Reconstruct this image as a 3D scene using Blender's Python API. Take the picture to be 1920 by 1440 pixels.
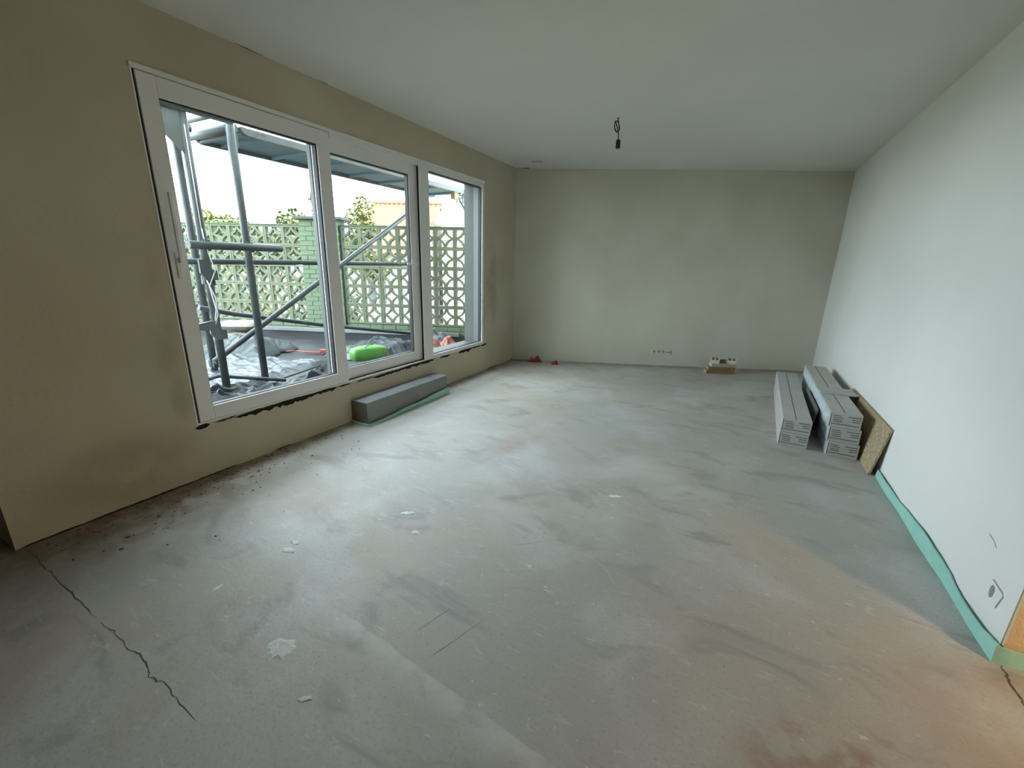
import bpy, math, random
from math import sin, cos, pi, radians, sqrt
from mathutils import Vector, Matrix, noise

for _o in list(bpy.data.objects):
    bpy.data.objects.remove(_o, do_unlink=True)
SC = bpy.context.scene
COL = SC.collection
random.seed(7)

# ------------------------------------------------------------------ camera
F_PX, YAW, PITCH, ROLL = 795.18, 0.48202, 0.27631, 0.02473
fw = Vector((-sin(YAW) * cos(PITCH), cos(YAW) * cos(PITCH), -sin(PITCH)))
rt = Vector((cos(YAW), sin(YAW), 0))
up = rt.cross(fw)
r2 = rt * cos(ROLL) + up * sin(ROLL)
u2 = up * cos(ROLL) - rt * sin(ROLL)
cam = bpy.data.cameras.new('camera')
cam.sensor_width = 36.0
cam.lens = F_PX / 1920 * 36.0
cam.clip_start = 0.05
cam.clip_end = 300
co = bpy.data.objects.new('camera', cam)
COL.objects.link(co)
co.matrix_world = Matrix(((r2.x, u2.x, -fw.x, 0), (r2.y, u2.y, -fw.y, 0), (r2.z, u2.z, -fw.z, 1.5), (0, 0, 0, 1)))
SC.camera = co

# ------------------------------------------------------------------ world, sun, exposure
SKY = 17.5
w = bpy.data.worlds.new('sky')
SC.world = w
w.use_nodes = True
bg = w.node_tree.nodes['Background']
bg.inputs[0].default_value = (0.77, 0.91, 1.0, 1)
bg.inputs[1].default_value = SKY
sun = bpy.data.lights.new('sun', 'SUN')
sun.energy = 20.0
sun.angle = radians(1.0)
sun.color = (1.0, 0.9, 0.74)
so = bpy.data.objects.new('sun', sun)
COL.objects.link(so)
so.rotation_euler = Vector((-cos(radians(38)) * .93, cos(radians(38)) * .37, -sin(radians(38)))).to_track_quat('-Z', 'Y').to_euler()
# portal: only guides the sampling of skylight through the window opening
pl = bpy.data.lights.new('window_portal', 'AREA')
pl.shape = 'RECTANGLE'
pl.size = 3.68
pl.size_y = 2.1
pl.cycles.is_portal = True
po = bpy.data.objects.new('window_portal', pl)
COL.objects.link(po)
po.matrix_world = Matrix(((0, 0, -1, -3.44), (1, 0, 0, 3.24), (0, 1, 0, 1.44), (0, 0, 0, 1)))
po.matrix_world = Matrix.Translation((-3.44, 3.24, 1.44)) @ Vector((1, 0, 0)).to_track_quat('-Z', 'Y').to_matrix().to_4x4()
vs = SC.view_settings
vs.view_transform = 'Standard'
vs.look = 'None'
vs.gamma = 1.0
vs.use_curve_mapping = False
vs.exposure = 0.0

# ------------------------------------------------------------------ room constants
X0, XR, ZC = -3.142, 1.132, 2.831           # window wall, right wall, ceiling
BY, BS = 7.346, 0.4293                      # skewed back wall: y = BY + BS * x
def back(x, off=0.0):
    return BY + BS * x + off
BD = Vector((1, BS, 0)).normalized()        # along the back wall
BN = Vector((-BD.y, BD.x, 0))               # out through the back wall
BANG = math.atan(BS)

# ------------------------------------------------------------------ materials
M = {}
def nd(t, typ, **kw):
    n = t.nodes.new(typ)
    for k, v in kw.items():
        setattr(n, k, v)
    return n
def mat(name, c, rough=.6, c2=None, scale=4.0, detail=4, bump=0.0, bscale=60.0, metal=0.0, spec=.5, emit=None, trans=0.0, contrast=(.35, .65), sc3=None):
    m = bpy.data.materials.new(name)
    m.use_nodes = True
    t = m.node_tree
    b = t.nodes['Principled BSDF']
    b.inputs['Roughness'].default_value = rough
    b.inputs['Metallic'].default_value = metal
    b.inputs['Specular IOR Level'].default_value = spec
    b.inputs['Base Color'].default_value = (*c, 1)
    tc = nd(t, 'ShaderNodeTexCoord')
    vec = tc.outputs['Object']
    if sc3:
        mp = nd(t, 'ShaderNodeMapping')
        mp.inputs['Scale'].default_value = sc3
        t.links.new(vec, mp.inputs['Vector'])
        vec = mp.outputs['Vector']
    if c2:
        n = nd(t, 'ShaderNodeTexNoise')
        n.inputs['Scale'].default_value = scale
        n.inputs['Detail'].default_value = detail
        t.links.new(vec, n.inputs['Vector'])
        r = nd(t, 'ShaderNodeValToRGB')
        r.color_ramp.elements[0].position = contrast[0]
        r.color_ramp.elements[1].position = contrast[1]
        r.color_ramp.elements[0].color = (*c, 1)
        r.color_ramp.elements[1].color = (*c2, 1)
        t.links.new(n.outputs['Fac'], r.inputs['Fac'])
        t.links.new(r.outputs['Color'], b.inputs['Base Color'])
    if bump:
        n = nd(t, 'ShaderNodeTexNoise')
        n.inputs['Scale'].default_value = bscale
        n.inputs['Detail'].default_value = 5
        t.links.new(vec, n.inputs['Vector'])
        bp = nd(t, 'ShaderNodeBump')
        bp.inputs['Strength'].default_value = bump
        bp.inputs['Distance'].default_value = .01
        t.links.new(n.outputs['Fac'], bp.inputs['Height'])
        t.links.new(bp.outputs['Normal'], b.inputs['Normal'])
    if emit:
        b.inputs['Emission Color'].default_value = (*emit[0], 1)
        b.inputs['Emission Strength'].default_value = emit[1]
    M[name] = m
    return m

mat('plaster', (.50, .455, .335), .92, (.56, .52, .40), 1.3, 6, .25, 35)  # window wall: weak bounce light painted in as darker, warmer plaster
mat('plaster_back_dimmed', (.60, .565, .455), .92, (.66, .625, .52), 1.3, 6, .2, 35)  # end wall: same plaster, its dimmer light painted into the colour
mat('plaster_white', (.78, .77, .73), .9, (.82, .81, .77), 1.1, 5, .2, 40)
mat('bounce_dark_wall', (.13, .105, .085), .95, (.10, .085, .07), 3, 5, .3, 40)  # dark finish put on unseen walls to cut bounced light
mat('plaster_ceiling', (.74, .72, .66), .95, (.78, .76, .70), .8, 4, .12, 30)
mat('plaster_tan', (.74, .56, .34), .95, (.66, .50, .31), 30, 6, .5, 120)
mat('render_outside', (.40, .42, .41), .9, (.36, .38, .37), 3, 4, .2, 50)
mat('pvc', (.80, .81, .79), .38, spec=.5)
mat('rubber', (.006, .008, .010), .6)
mat('dark_gap', (.012, .010, .009), .95)
mat('steel', (0.048, 0.059, 0.063), .5, (0.071, 0.078, 0.081), 9, 5, .15, 60, metal=.2)
mat('steel_dark', (0.022, 0.029, 0.033), .55, (0.035, 0.043, 0.045), 7, 5, .15, 60, metal=.2)
mat('alu', (0.076, 0.085, 0.088), .5, (0.055, 0.066, 0.068), 6, 5, .1, 60, metal=.15)
mat('deck_ply_flare', (.070, .120, .170), .7, (.085, .140, .195), 3, 5, .1, 40, sc3=(1, 4, 1))  # blue of lens flare painted into the ply colour
mat('cord_white', (.75, .77, .78), .6)
mat('block_green', (.074, .090, .048), .85, (.098, .106, .070), 5, 6, .35, 50)
mat('brick_green', (.062, .096, .046), .8, (.090, .118, .068), 7, 6, .35, 50)
mat('mortar_green', (.048, .070, .036), .9, (.064, .084, .05), 9, 4)
mat('cap_stone', (0.036, 0.040, 0.040), .8, (0.050, 0.052, 0.050), 6, 4, .2, 50)
mat('membrane', (0.016, 0.016, 0.018), .5, (0.036, 0.036, 0.037), 2.2, 6, .3, 12, contrast=(.4, .75), spec=.3)
mat('flashing', (0.144, 0.144, 0.144), .5, (0.108, 0.108, 0.108), 4, 4)
mat('black_plastic', (.005, .007, .009), .27, (.009, .012, .015), 3, 3, .2, 14, spec=.14)
mat('blue_plastic', (0.019, 0.024, 0.030), .34, (0.029, 0.035, 0.042), 3, 3, .25, 12, spec=.35)
mat('tarp', (0.028, 0.036, 0.036), .55, (0.043, 0.050, 0.050), 4, 4, .25, 25, spec=.3)
mat('bag_paper', (0.150, 0.130, 0.104), .75, (0.115, 0.069, 0.023), 5, 3, .3, 18, contrast=(.55, .62))
mat('bag_white', (0.134, 0.130, 0.120), .7, (0.107, 0.085, 0.049), 6, 3, .3, 18, contrast=(.58, .66))
mat('green_plastic', (.055, .20, .022), .4, (.085, .24, .035), 8, 3, .15, 20, spec=.3)
mat('orange_plastic', (.22, .05, .03), .5, (.26, .10, .07), 12, 4, .3, 30)
mat('red_strap', (.24, .03, .02), .5)
mat('foil_grey', (0.065, 0.079, 0.083), .4, (0.040, 0.050, 0.054), 10, 4, .4, 25)
mat('red_film', (.30, .012, .010), .4, (.20, .006, .006), 20, 3)
mat('foam', (.30, .60, .52), .75, (.36, .64, .55), 8, 3, .15, 50)
mat('grey_casing', (.20, .215, .215), .55, (.24, .25, .25), 5, 4, .1, 80)
mat('casing_end', (.13, .12, .10), .8, (.17, .15, .13), 12, 4, .2, 60)
mat('carton', (.46, .45, .425), .75, (.50, .49, .465), 5, 4, .08, 60)
mat('carton_side', (.60, .66, .66), .7, (.42, .52, .56), 16, 4, contrast=(.5, .62))
mat('print', (.10, .10, .10), .8)
mat('seam', (.09, .088, .08), .85)
mat('chipboard', (.50, .39, .24), .8, (.30, .22, .13), 45, 6, .2, 90, contrast=(.38, .62))
mat('board_dark', (.12, .14, .14), .6, (.16, .18, .18), 5, 4)
mat('board_grey', (.42, .42, .40), .7, (.48, .48, .46), 6, 4)
mat('timber', (.26, .17, .075), .75, (.20, .125, .05), 14, 5, .15, 60, sc3=(1, 6, 6))
mat('timber_pale', (.46, .42, .32), .8, (.40, .36, .27), 14, 5, .15, 60)
mat('white_plastic', (.62, .60, .52), .5)
mat('black_plastic_hard', (.008, .008, .008), .45)
mat('socket_grey', (.30, .29, .27), .6)
mat('pencil', (.30, .27, .26), .9)
mat('splat', (.60, .61, .58), .9, (.52, .53, .50), 30, 5, .3, 60)
mat('skim', (.80, .81, .78), .9, (.70, .71, .68), 25, 5, .3, 60)
mat('scored', (.52, .51, .48), .9)
mat('pvc_outer_dimmed', (.085, .092, .088), .5)  # white frame's outside, colour darkened to offset the strong skylight
mat('reveal_dimmer', (.066, .072, .068), .85, (.075, .080, .076), 4, 4)  # dark colour of the added liner, tones down the skylit reveal
mat('crumb', (.26, .09, .05), .95, (.34, .16, .10), 20, 3)
mat('crumb_dark', (.10, .085, .07), .95)
mat('roof_tile', (.080, .034, .011), .8, (.096, .045, .017), 6, 4, .3, 20)
mat('house_white', (.34, .32, .27), .9, (.37, .35, .30), 2, 3)
mat('ground', (.20, .18, .13), .95, (.13, .14, .07), .5, 5, .2, 6)
mat('leaf_yellow', (0.083, 0.083, 0.010), .6, (0.061, 0.072, 0.012), 3, 3)
mat('leaf_green', (0.047, 0.063, 0.013), .6, (0.065, 0.078, 0.017), 3, 3)
mat('bark', (.14, .10, .07), .9, (.20, .15, .10), 12, 4, .3, 30)
mat('dark_window', (.05, .06, .07), .2)
mat('yellow_paint', (.14, .085, .012), .5)
mat('lamp_glass', (.9, .8, .6), .4, emit=((1.0, .74, .45), 260.0))

# thin clear glazing
def glass_mat():
    m = bpy.data.materials.new('glazing')
    m.use_nodes = True
    t = m.node_tree
    t.nodes.clear()
    out = nd(t, 'ShaderNodeOutputMaterial')
    tr = nd(t, 'ShaderNodeBsdfTransparent')
    tr.inputs[0].default_value = (.95, .97, .965, 1)
    gl = nd(t, 'ShaderNodeBsdfGlossy')
    gl.inputs['Roughness'].default_value = .02
    lw = nd(t, 'ShaderNodeLayerWeight')
    lw.inputs[0].default_value = .5
    pw_ = nd(t, 'ShaderNodeMath', operation='POWER')
    pw_.inputs[1].default_value = 4.0
    t.links.new(lw.outputs['Facing'], pw_.inputs[0])
    fr = nd(t, 'ShaderNodeMapRange')
    fr.inputs['To Min'].default_value = .03
    fr.inputs['To Max'].default_value = .55
    t.links.new(pw_.outputs[0], fr.inputs[0])
    mx = nd(t, 'ShaderNodeMixShader')
    t.links.new(fr.outputs[0], mx.inputs[0])
    t.links.new(tr.outputs[0], mx.inputs[1])
    t.links.new(gl.outputs[0], mx.inputs[2])
    t.links.new(mx.outputs[0], out.inputs[0])
    M['glazing'] = m
glass_mat()

# dusty concrete screed
def floor_mat():
    m = bpy.data.materials.new('screed')
    m.use_nodes = True
    t = m.node_tree
    L = t.links.new
    b = t.nodes['Principled BSDF']
    tc = nd(t, 'ShaderNodeTexCoord')
    P = tc.outputs['Object']
    def noise_(scale, det=5, dist=0.0, sc=None, rough=.55):
        n = nd(t, 'ShaderNodeTexNoise')
        n.inputs['Scale'].default_value = scale
        n.inputs['Detail'].default_value = det
        n.inputs['Roughness'].default_value = rough
        n.inputs['Distortion'].default_value = dist
        if sc:
            mp = nd(t, 'ShaderNodeMapping')
            mp.inputs['Scale'].default_value = sc[:3]
            mp.inputs['Rotation'].default_value = (0, 0, sc[3])
            L(P, mp.inputs['Vector'])
            L(mp.outputs[0], n.inputs['Vector'])
        else:
            L(P, n.inputs['Vector'])
        return n.outputs['Fac']
    def ramp(v, a, c):
        r = nd(t, 'ShaderNodeMapRange')
        r.interpolation_type = 'SMOOTHSTEP'
        r.inputs['From Min'].default_value = a
        r.inputs['From Max'].default_value = c
        L(v, r.inputs['Value'])
        return r.outputs[0]
    def mth(op, a, c):
        n = nd(t, 'ShaderNodeMath', operation=op)
        for i, v in enumerate((a, c)):
            if isinstance(v, (int, float)):
                n.inputs[i].default_value = v
            else:
                L(v, n.inputs[i])
        return n.outputs[0]
    cur = None
    def over(col, fac, amt=1.0):
        nonlocal cur
        n = nd(t, 'ShaderNodeMix', data_type='RGBA')
        f = mth('MULTIPLY', fac, amt) if not isinstance(fac, (int, float)) else fac
        if isinstance(f, (int, float)):
            n.inputs[0].default_value = f
        else:
            L(f, n.inputs[0])
        if cur is None:
            n.inputs[6].default_value = (.42, .405, .375, 1)
        else:
            L(cur, n.inputs[6])
        n.inputs[7].default_value = (*col, 1)
        cur = n.outputs[2]
    over((.47, .42, .35), ramp(noise_(.55, 3), .42, .62), .8)        # warm patches
    over((.54, .53, .51), ramp(noise_(1.3, 6, .4), .46, .66), .8)     # pale cement dust
    over((.29, .27, .25), ramp(noise_(2.1, 5, .8, (1, 1.9, 1, .5)), .53, .68), .65)   # dull scuffs
    over((.27, .255, .24), ramp(noise_(4.6, 3, .3, (1, 2.2, 1, -.5)), .65, .74), .35)  # boot marks
    over((.62, .61, .58), ramp(noise_(6.5, 8, 1.2, (1, 3.5, 1, .35), .7), .56, .74), .8)   # trowel streaks
    over((.68, .67, .64), ramp(noise_(17, 4, .6, (1, 2.6, 1, .9)), .67, .75), .85)     # smears
    over((.34, .32, .30), ramp(noise_(75, 4), .50, .72), .55)          # sandy grain
    over((.38, .29, .24), ramp(noise_(1.1, 5, .5), .56, .68), .45)     # rusty tint
    over((.12, .115, .11), ramp(noise_(42, 2), .735, .77), .6)        # dark specks
    sx = nd(t, 'ShaderNodeSeparateXYZ')
    L(P, sx.inputs[0])
    X, Y = sx.outputs[0], sx.outputs[1]
    # pour joint running across the slab, paler skim on its near side
    wob = mth('MULTIPLY', mth('SUBTRACT', noise_(5, 3), .5), .03)
    d = mth('ADD', mth('ADD', Y, mth('MULTIPLY', X, .1)), wob)
    d = mth('SUBTRACT', .884, d)
    band = mth('MULTIPLY', ramp(d, -.004, .006), ramp(mth('MULTIPLY', d, -1), -.13, -.01))
    band = mth('MULTIPLY', band, mth('MULTIPLY', ramp(X, -1.75, -1.2), ramp(noise_(9, 5), .28, .6)))
    over((.60, .59, .55), band, .75)
    # rusty brick dust by the window wall and by the doorway
    def ell(cx, cy, rx, ry):
        a = mth('DIVIDE', mth('SUBTRACT', X, cx), rx)
        c = mth('DIVIDE', mth('SUBTRACT', Y, cy), ry)
        return ramp(mth('MULTIPLY', mth('ADD', mth('MULTIPLY', a, a), mth('MULTIPLY', c, c)), -1), -1.0, -.1)
    grime = ramp(noise_(7, 6, .6), .40, .62)
    over((.20, .125, .075), mth('MULTIPLY', ell(-3.05, 1.0, .5, .9), grime), .8)
    over((.25, .22, .17), mth('MULTIPLY', ell(-3.1, .9, 1.0, 1.6), ramp(noise_(2.5, 4), .3, .6)), .6)
    over((.30, .17, .125), mth('MULTIPLY', ell(.42, 1.02, .28, .6), grime), .65)
    over((.27, .16, .12), mth('MULTIPLY', ell(.56, 1.28, .13, .22), ramp(noise_(11, 4), .38, .55)), .7)
    over((.36, .25, .18), mth('MULTIPLY', ell(1.3, 1.75, .7, .45), ramp(noise_(3, 4), .3, .6)), .6)
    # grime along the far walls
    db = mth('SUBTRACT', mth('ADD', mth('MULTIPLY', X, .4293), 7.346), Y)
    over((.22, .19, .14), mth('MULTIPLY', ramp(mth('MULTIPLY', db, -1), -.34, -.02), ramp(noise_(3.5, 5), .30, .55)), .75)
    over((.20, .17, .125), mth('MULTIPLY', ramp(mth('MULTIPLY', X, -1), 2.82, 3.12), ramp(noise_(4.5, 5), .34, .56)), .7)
    L(cur, b.inputs['Base Color'])
    rr = nd(t, 'ShaderNodeMapRange')
    rr.inputs['To Min'].default_value = .42
    rr.inputs['To Max'].default_value = .75
    L(noise_(2.5, 5), rr.inputs[0])
    L(rr.outputs[0], b.inputs['Roughness'])
    bp = nd(t, 'ShaderNodeBump')
    bp.inputs['Strength'].default_value = .25
    bp.inputs['Distance'].default_value = .006
    L(noise_(26, 8, .3), bp.inputs['Height'])
    L(bp.outputs[0], b.inputs['Normal'])
    M['screed'] = m
floor_mat()
def wall_stains():
    m = M['plaster']
    t = m.node_tree
    b = t.nodes['Principled BSDF']
    src = b.inputs['Base Color'].links[0].from_socket
    tc = nd(t, 'ShaderNodeTexCoord')
    sx = nd(t, 'ShaderNodeSeparateXYZ')
    t.links.new(tc.outputs['Object'], sx.inputs[0])
    n = nd(t, 'ShaderNodeTexNoise')
    n.inputs['Scale'].default_value = 4.0
    n.inputs['Detail'].default_value = 5
    t.links.new(tc.outputs['Object'], n.inputs['Vector'])
    def mth(op, a, c):
        q = nd(t, 'ShaderNodeMath', operation=op)
        for i, v in enumerate((a, c)):
            if isinstance(v, (int, float)): q.inputs[i].default_value = v
            else: t.links.new(v, q.inputs[i])
        return q.outputs[0]
    tot = None
    for cy, cz, ry, rz in ((1.30, 1.05, .10, .55), (1.33, .62, .08, .2), (5.3, 1.1, .2, .9), (1.0, .25, .5, .25)):
        a = mth('DIVIDE', mth('SUBTRACT', sx.outputs[1], cy), ry)
        c = mth('DIVIDE', mth('SUBTRACT', sx.outputs[2], cz), rz)
        r = nd(t, 'ShaderNodeMapRange', interpolation_type='SMOOTHSTEP')
        r.inputs['From Min'].default_value = 1.0
        r.inputs['From Max'].default_value = .05
        t.links.new(mth('ADD', mth('MULTIPLY', a, a), mth('MULTIPLY', c, c)), r.inputs[0])
        tot = r.outputs[0] if tot is None else mth('MAXIMUM', tot, r.outputs[0])
    g = nd(t, 'ShaderNodeMapRange', interpolation_type='SMOOTHSTEP')
    g.inputs['From Min'].default_value = .35
    g.inputs['From Max'].default_value = .62
    t.links.new(n.outputs['Fac'], g.inputs[0])
    mx = nd(t, 'ShaderNodeMix', data_type='RGBA')
    t.links.new(mth('MULTIPLY', mth('MULTIPLY', tot, g.outputs[0]), .45), mx.inputs[0])
    t.links.new(src, mx.inputs[6])
    mx.inputs[7].default_value = (.30, .245, .16, 1)
    t.links.new(mx.outputs[2], b.inputs['Base Color'])
wall_stains()

# ------------------------------------------------------------------ mesh helpers
class MB:
    def __init__(s):
        s.v, s.f = [], []
    def add(s, vs_, fs):
        o = len(s.v)
        s.v += [tuple(p) for p in vs_]
        s.f += [tuple(i + o for i in q) for q in fs]
        return s
    def box(s, x0, x1, y0, y1, z0, z1):
        x0, x1 = min(x0, x1), max(x0, x1)
        y0, y1 = min(y0, y1), max(y0, y1)
        return s.add([(x0, y0, z0), (x1, y0, z0), (x1, y1, z0), (x0, y1, z0), (x0, y0, z1), (x1, y0, z1), (x1, y1, z1), (x0, y1, z1)],
                     [(3, 2, 1, 0), (4, 5, 6, 7), (0, 1, 5, 4), (1, 2, 6, 5), (2, 3, 7, 6), (3, 0, 4, 7)])
    def prism(s, poly, z0, z1):
        n = len(poly)
        a = sum(poly[i][0] * poly[(i + 1) % n][1] - poly[(i + 1) % n][0] * poly[i][1] for i in range(n))
        if a < 0:
            poly = poly[::-1]
        return s.add([(p[0], p[1], z0) for p in poly] + [(p[0], p[1], z1) for p in poly],
                     [tuple(range(n - 1, -1, -1)), tuple(range(n, 2 * n))] + [(i, (i + 1) % n, n + (i + 1) % n, n + i) for i in range(n)])
    def tube(s, pts, r, n=12, cap=True):
        pts = [Vector(p) for p in pts]
        rings = []
        ref = None
        for i, p in enumerate(pts):
            a = pts[max(0, i - 1)]
            c = pts[min(len(pts) - 1, i + 1)]
            d = (c - a).normalized()
            if ref is None:
                ref = Vector((0, 0, 1)) if abs(d.z) < .9 else Vector((1, 0, 0))
            e = d.cross(ref).normalized()
            ref = e.cross(d).normalized()
            rad = r[i] if isinstance(r, (list, tuple)) else r
            rings.append([p + (e * cos(2 * pi * k / n) + ref * sin(2 * pi * k / n)) * rad for k in range(n)])
        o = len(s.v)
        for ri in rings:
            s.v += [tuple(q) for q in ri]
        for i in range(len(rings) - 1):
            for k in range(n):
                k2 = (k + 1) % n
                s.f.append((o + i * n + k, o + i * n + k2, o + (i + 1) * n + k2, o + (i + 1) * n + k))
        if cap:
            s.f.append(tuple(o + k for k in range(n - 1, -1, -1)))
            s.f.append(tuple(o + (len(rings) - 1) * n + k for k in range(n)))
        return s
    def xf(s, mtx):
        s.v = [tuple(mtx @ Vector(p)) for p in s.v]
        return s
    def mesh(s, name, m):
        me = bpy.data.meshes.new(name)
        me.from_pydata(s.v, [], s.f)
        me.validate()
        me.update()
        me.materials.append(M[m])
        return me
    def build(s, name, m, parent=None, smooth=False, bevel=0.0, solid=0.0):
        o = bpy.data.objects.new(name, s.mesh(name, m))
        COL.objects.link(o)
        if parent:
            o.parent = parent
        if smooth:
            for p in o.data.polygons:
                p.use_smooth = True
        if solid:
            md = o.modifiers.new('solid', 'SOLIDIFY')
            md.thickness = solid
            md.offset = 0
        if bevel:
            md = o.modifiers.new('bevel', 'BEVEL')
            md.width = bevel
            md.segments = 2
            md.limit_method = 'ANGLE'
        return o

def box(*a):
    return MB().box(*a)
def tag(o, label=None, cat=None, group=None, kind=None):
    if label: o['label'] = label
    if cat: o['category'] = cat
    if group: o['group'] = group
    if kind: o['kind'] = kind
    return o
def thing(name, label, cat, loc=(0, 0, 0), rz=0.0, group=None, kind=None):
    o = bpy.data.objects.new(name, None)
    o.empty_display_size = .1
    COL.objects.link(o)
    o.location = loc
    o.rotation_euler = (0, 0, rz)
    return tag(o, label, cat, group, kind)
def link_mesh(name, me, parent, loc=(0, 0, 0), rot=(0, 0, 0)):
    o = bpy.data.objects.new(name, me)
    COL.objects.link(o)
    o.parent = parent
    o.location = loc
    o.rotation_euler = rot
    return o
def ring(mb, x0, x1, y0, y1, z0, z1, l, r, b, t):
    """rectangular profile ring in the y-z plane, border widths l r b t"""
    mb.box(x0, x1, y0, y0 + l, z0, z1)
    mb.box(x0, x1, y1 - r, y1, z0, z1)
    mb.box(x0, x1, y0 + l, y1 - r, z0, z0 + b)
    mb.box(x0, x1, y0 + l, y1 - r, z1 - t, z1)
    return mb

# ================================================================== SETTING
WO = dict(y0=1.392, y1=5.092, z0=.388, z1=2.502)     # window opening
XO = -3.432                                          # outer face of the window wall

fl = MB().prism([(-4.8, -2.9), (4.4, -2.9), (4.4, 4.0), (1.4, 4.0), (1.4, back(1.4)), (X0, back(X0)), (X0, .47), (-4.8, .47)], -.2, 0)
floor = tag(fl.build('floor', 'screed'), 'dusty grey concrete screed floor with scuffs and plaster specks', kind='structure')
ce = MB().prism([(-4.8, -2.9), (4.4, -2.9), (4.4, 4.0), (1.4, 4.0), (1.4, back(1.4)), (XO, back(XO)), (XO, .6), (-4.8, .6)], ZC, ZC + .24)
ceiling = tag(ce.build('ceiling', 'plaster_ceiling'), 'smooth grey-white plastered ceiling', kind='structure')

wl = MB()
yb_i, yb_o = back(X0), back(XO)
def wl_part(y0, y1, z0, z1):
    if y1 > 5.5:
        wl.prism([(XO, y0), (X0, y0), (X0, yb_i), (XO, yb_o)], z0, z1)
    else:
        wl.box(XO, X0, y0, y1, z0, z1)
wl_part(.47, WO['y0'], 0, ZC)
wl_part(WO['y0'], WO['y1'], 0, WO['z0'])
wl_part(WO['y0'], WO['y1'], WO['z1'], ZC)
wl_part(WO['y1'], 9, 0, ZC)
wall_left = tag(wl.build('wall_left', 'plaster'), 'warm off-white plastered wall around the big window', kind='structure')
tag(box(-4.8, XO, .47, .6, 0, ZC).build('wall_passage', 'plaster_white'), 'plain return wall at the end of the window wall', kind='structure')
tag(box(-4.8, -4.68, -2.9, .47, 0, ZC).build('wall_side', 'bounce_dark_wall'), 'plain side wall of the passage', kind='structure')
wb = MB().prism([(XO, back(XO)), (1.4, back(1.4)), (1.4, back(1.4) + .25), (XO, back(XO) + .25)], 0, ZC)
wall_back = tag(wb.build('wall_back', 'plaster_back_dimmed'), 'bare plastered end wall running at a skew', kind='structure')
wr = MB().prism([(XR, 2.144), (1.4, 2.144), (1.4, back(1.4)), (XR, back(XR))], 0, ZC)
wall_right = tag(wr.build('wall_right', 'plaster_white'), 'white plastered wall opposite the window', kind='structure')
box(XR + .004, 1.4, 2.128, 2.144, .0, ZC).build('jamb_plaster', 'plaster_tan', wall_right)
tag(box(-4.8, 4.4, -3.02, -2.9, 0, ZC).build('wall_rear', 'bounce_dark_wall'), 'plain plastered wall behind the camera', kind='structure')
tag(box(4.28, 4.4, -2.9, 4.0, 0, ZC).build('wall_next_room', 'plaster_tan'), 'tan plastered wall of the next room', kind='structure')
tag(box(1.4, 4.28, 3.88, 4.0, 0, ZC).build('wall_next_end', 'plaster_tan'), 'tan plastered end wall of the next room', kind='structure')
tag(MB().prism([(XO, .6), (4.4, -2.9), (4.4, 4), (1.4, back(1.4)), (XO, back(XO))], ZC + .24, 6.6).build('wall_upper', 'render_outside'), 'unseen upper storey added above the room to shade the terrace', kind='structure')  # unseen mass, height set to keep the sun off the terrace

# ragged dark gap under the window frame (missing plaster)
def ragged(y0, y1, zc0, zc1, th, name='gap_strip', m='dark_gap', x=X0 + .0015, parent=None, seed=0):
    rnd = random.Random(seed)
    n = max(4, int((y1 - y0) / .022))
    mb = MB()
    tops, bots = [], []
    for i in range(n + 1):
        f = i / n
        y = y0 + (y1 - y0) * f
        z = zc0 + (zc1 - zc0) * f
        e = min(1, 4 * f, 4 * (1 - f)) ** .5 if 0 < f < 1 else .05
        tops.append((x, y, z + th * (.35 + .25 * rnd.random()) * e))
        bots.append((x, y, z - th * (.25 + .75 * rnd.random()) * e))
    mb.add(tops + bots, [(i, i + 1, n + 2 + i, n + 1 + i) for i in range(n)])
    return mb.build(name, m, parent or wall_left)
for i, a in enumerate([(1.375, 1.47, .368, .372, .030), (1.50, 1.66, .372, .378, .010), (1.63, 2.35, .366, .372, .030), (2.30, 2.56, .374, .372, .024),
                       (2.55, 2.72, .376, .372, .012), (2.78, 3.0, .374, .374, .010), (2.98, 3.42, .366, .368, .022), (3.35, 3.98, .372, .372, .030),
                       (4.08, 4.30, .372, .372, .022), (4.48, 4.78, .372, .376, .040), (4.74, 5.02, .382, .384, .022), (5.02, 5.19, .376, .384, .022)]):
    ragged(*a, seed=i)
# worn joint between floor and window wall
for i, a in enumerate([(.48, .75, .003, .004, .010), (.72, 1.35, .004, .003, .012), (1.3, 1.62, .004, .004, .009), (1.9, 2.05, .004, .004, .010), (5.2, 5.5, .004, .004, .012), (5.92, 5.985, .012, .012, .022)]):
    ragged(*a, name='joint_gap', seed=40 + i)
def strip_on(pts, wd, name, m, parent, nrm):
    """thin flat ribbon along points, lying in the plane with normal nrm"""
    mb = MB()
    nrm = Vector(nrm)
    P_ = [Vector(p) for p in pts]
    vs_ = []
    for i, p in enumerate(P_):
        d = (P_[min(i + 1, len(P_) - 1)] - P_[max(i - 1, 0)]).normalized()
        e = d.cross(nrm).normalized() * (wd[i] if isinstance(wd, (list, tuple)) else wd) / 2
        vs_ += [p + e, p - e]
    mb.add(vs_, [(2 * i, 2 * i + 1, 2 * i + 3, 2 * i + 2) for i in range(len(P_) - 1)])
    return mb.build(name, m, parent)
strip_on([(X0 + .012, 2.0, ZC - .001), (X0 + .006, 2.08, ZC - .001), (X0 + .006, 2.2, ZC - .001)], [.004, .012, .003], 'crack', 'dark_gap', ceiling, (0, 0, 1))
strip_on([(X0 + .01, 2.62, ZC - .001), (X0 + .006, 2.72, ZC - .001)], [.003, .008], 'crack', 'dark_gap', ceiling, (0, 0, 1))
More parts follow.
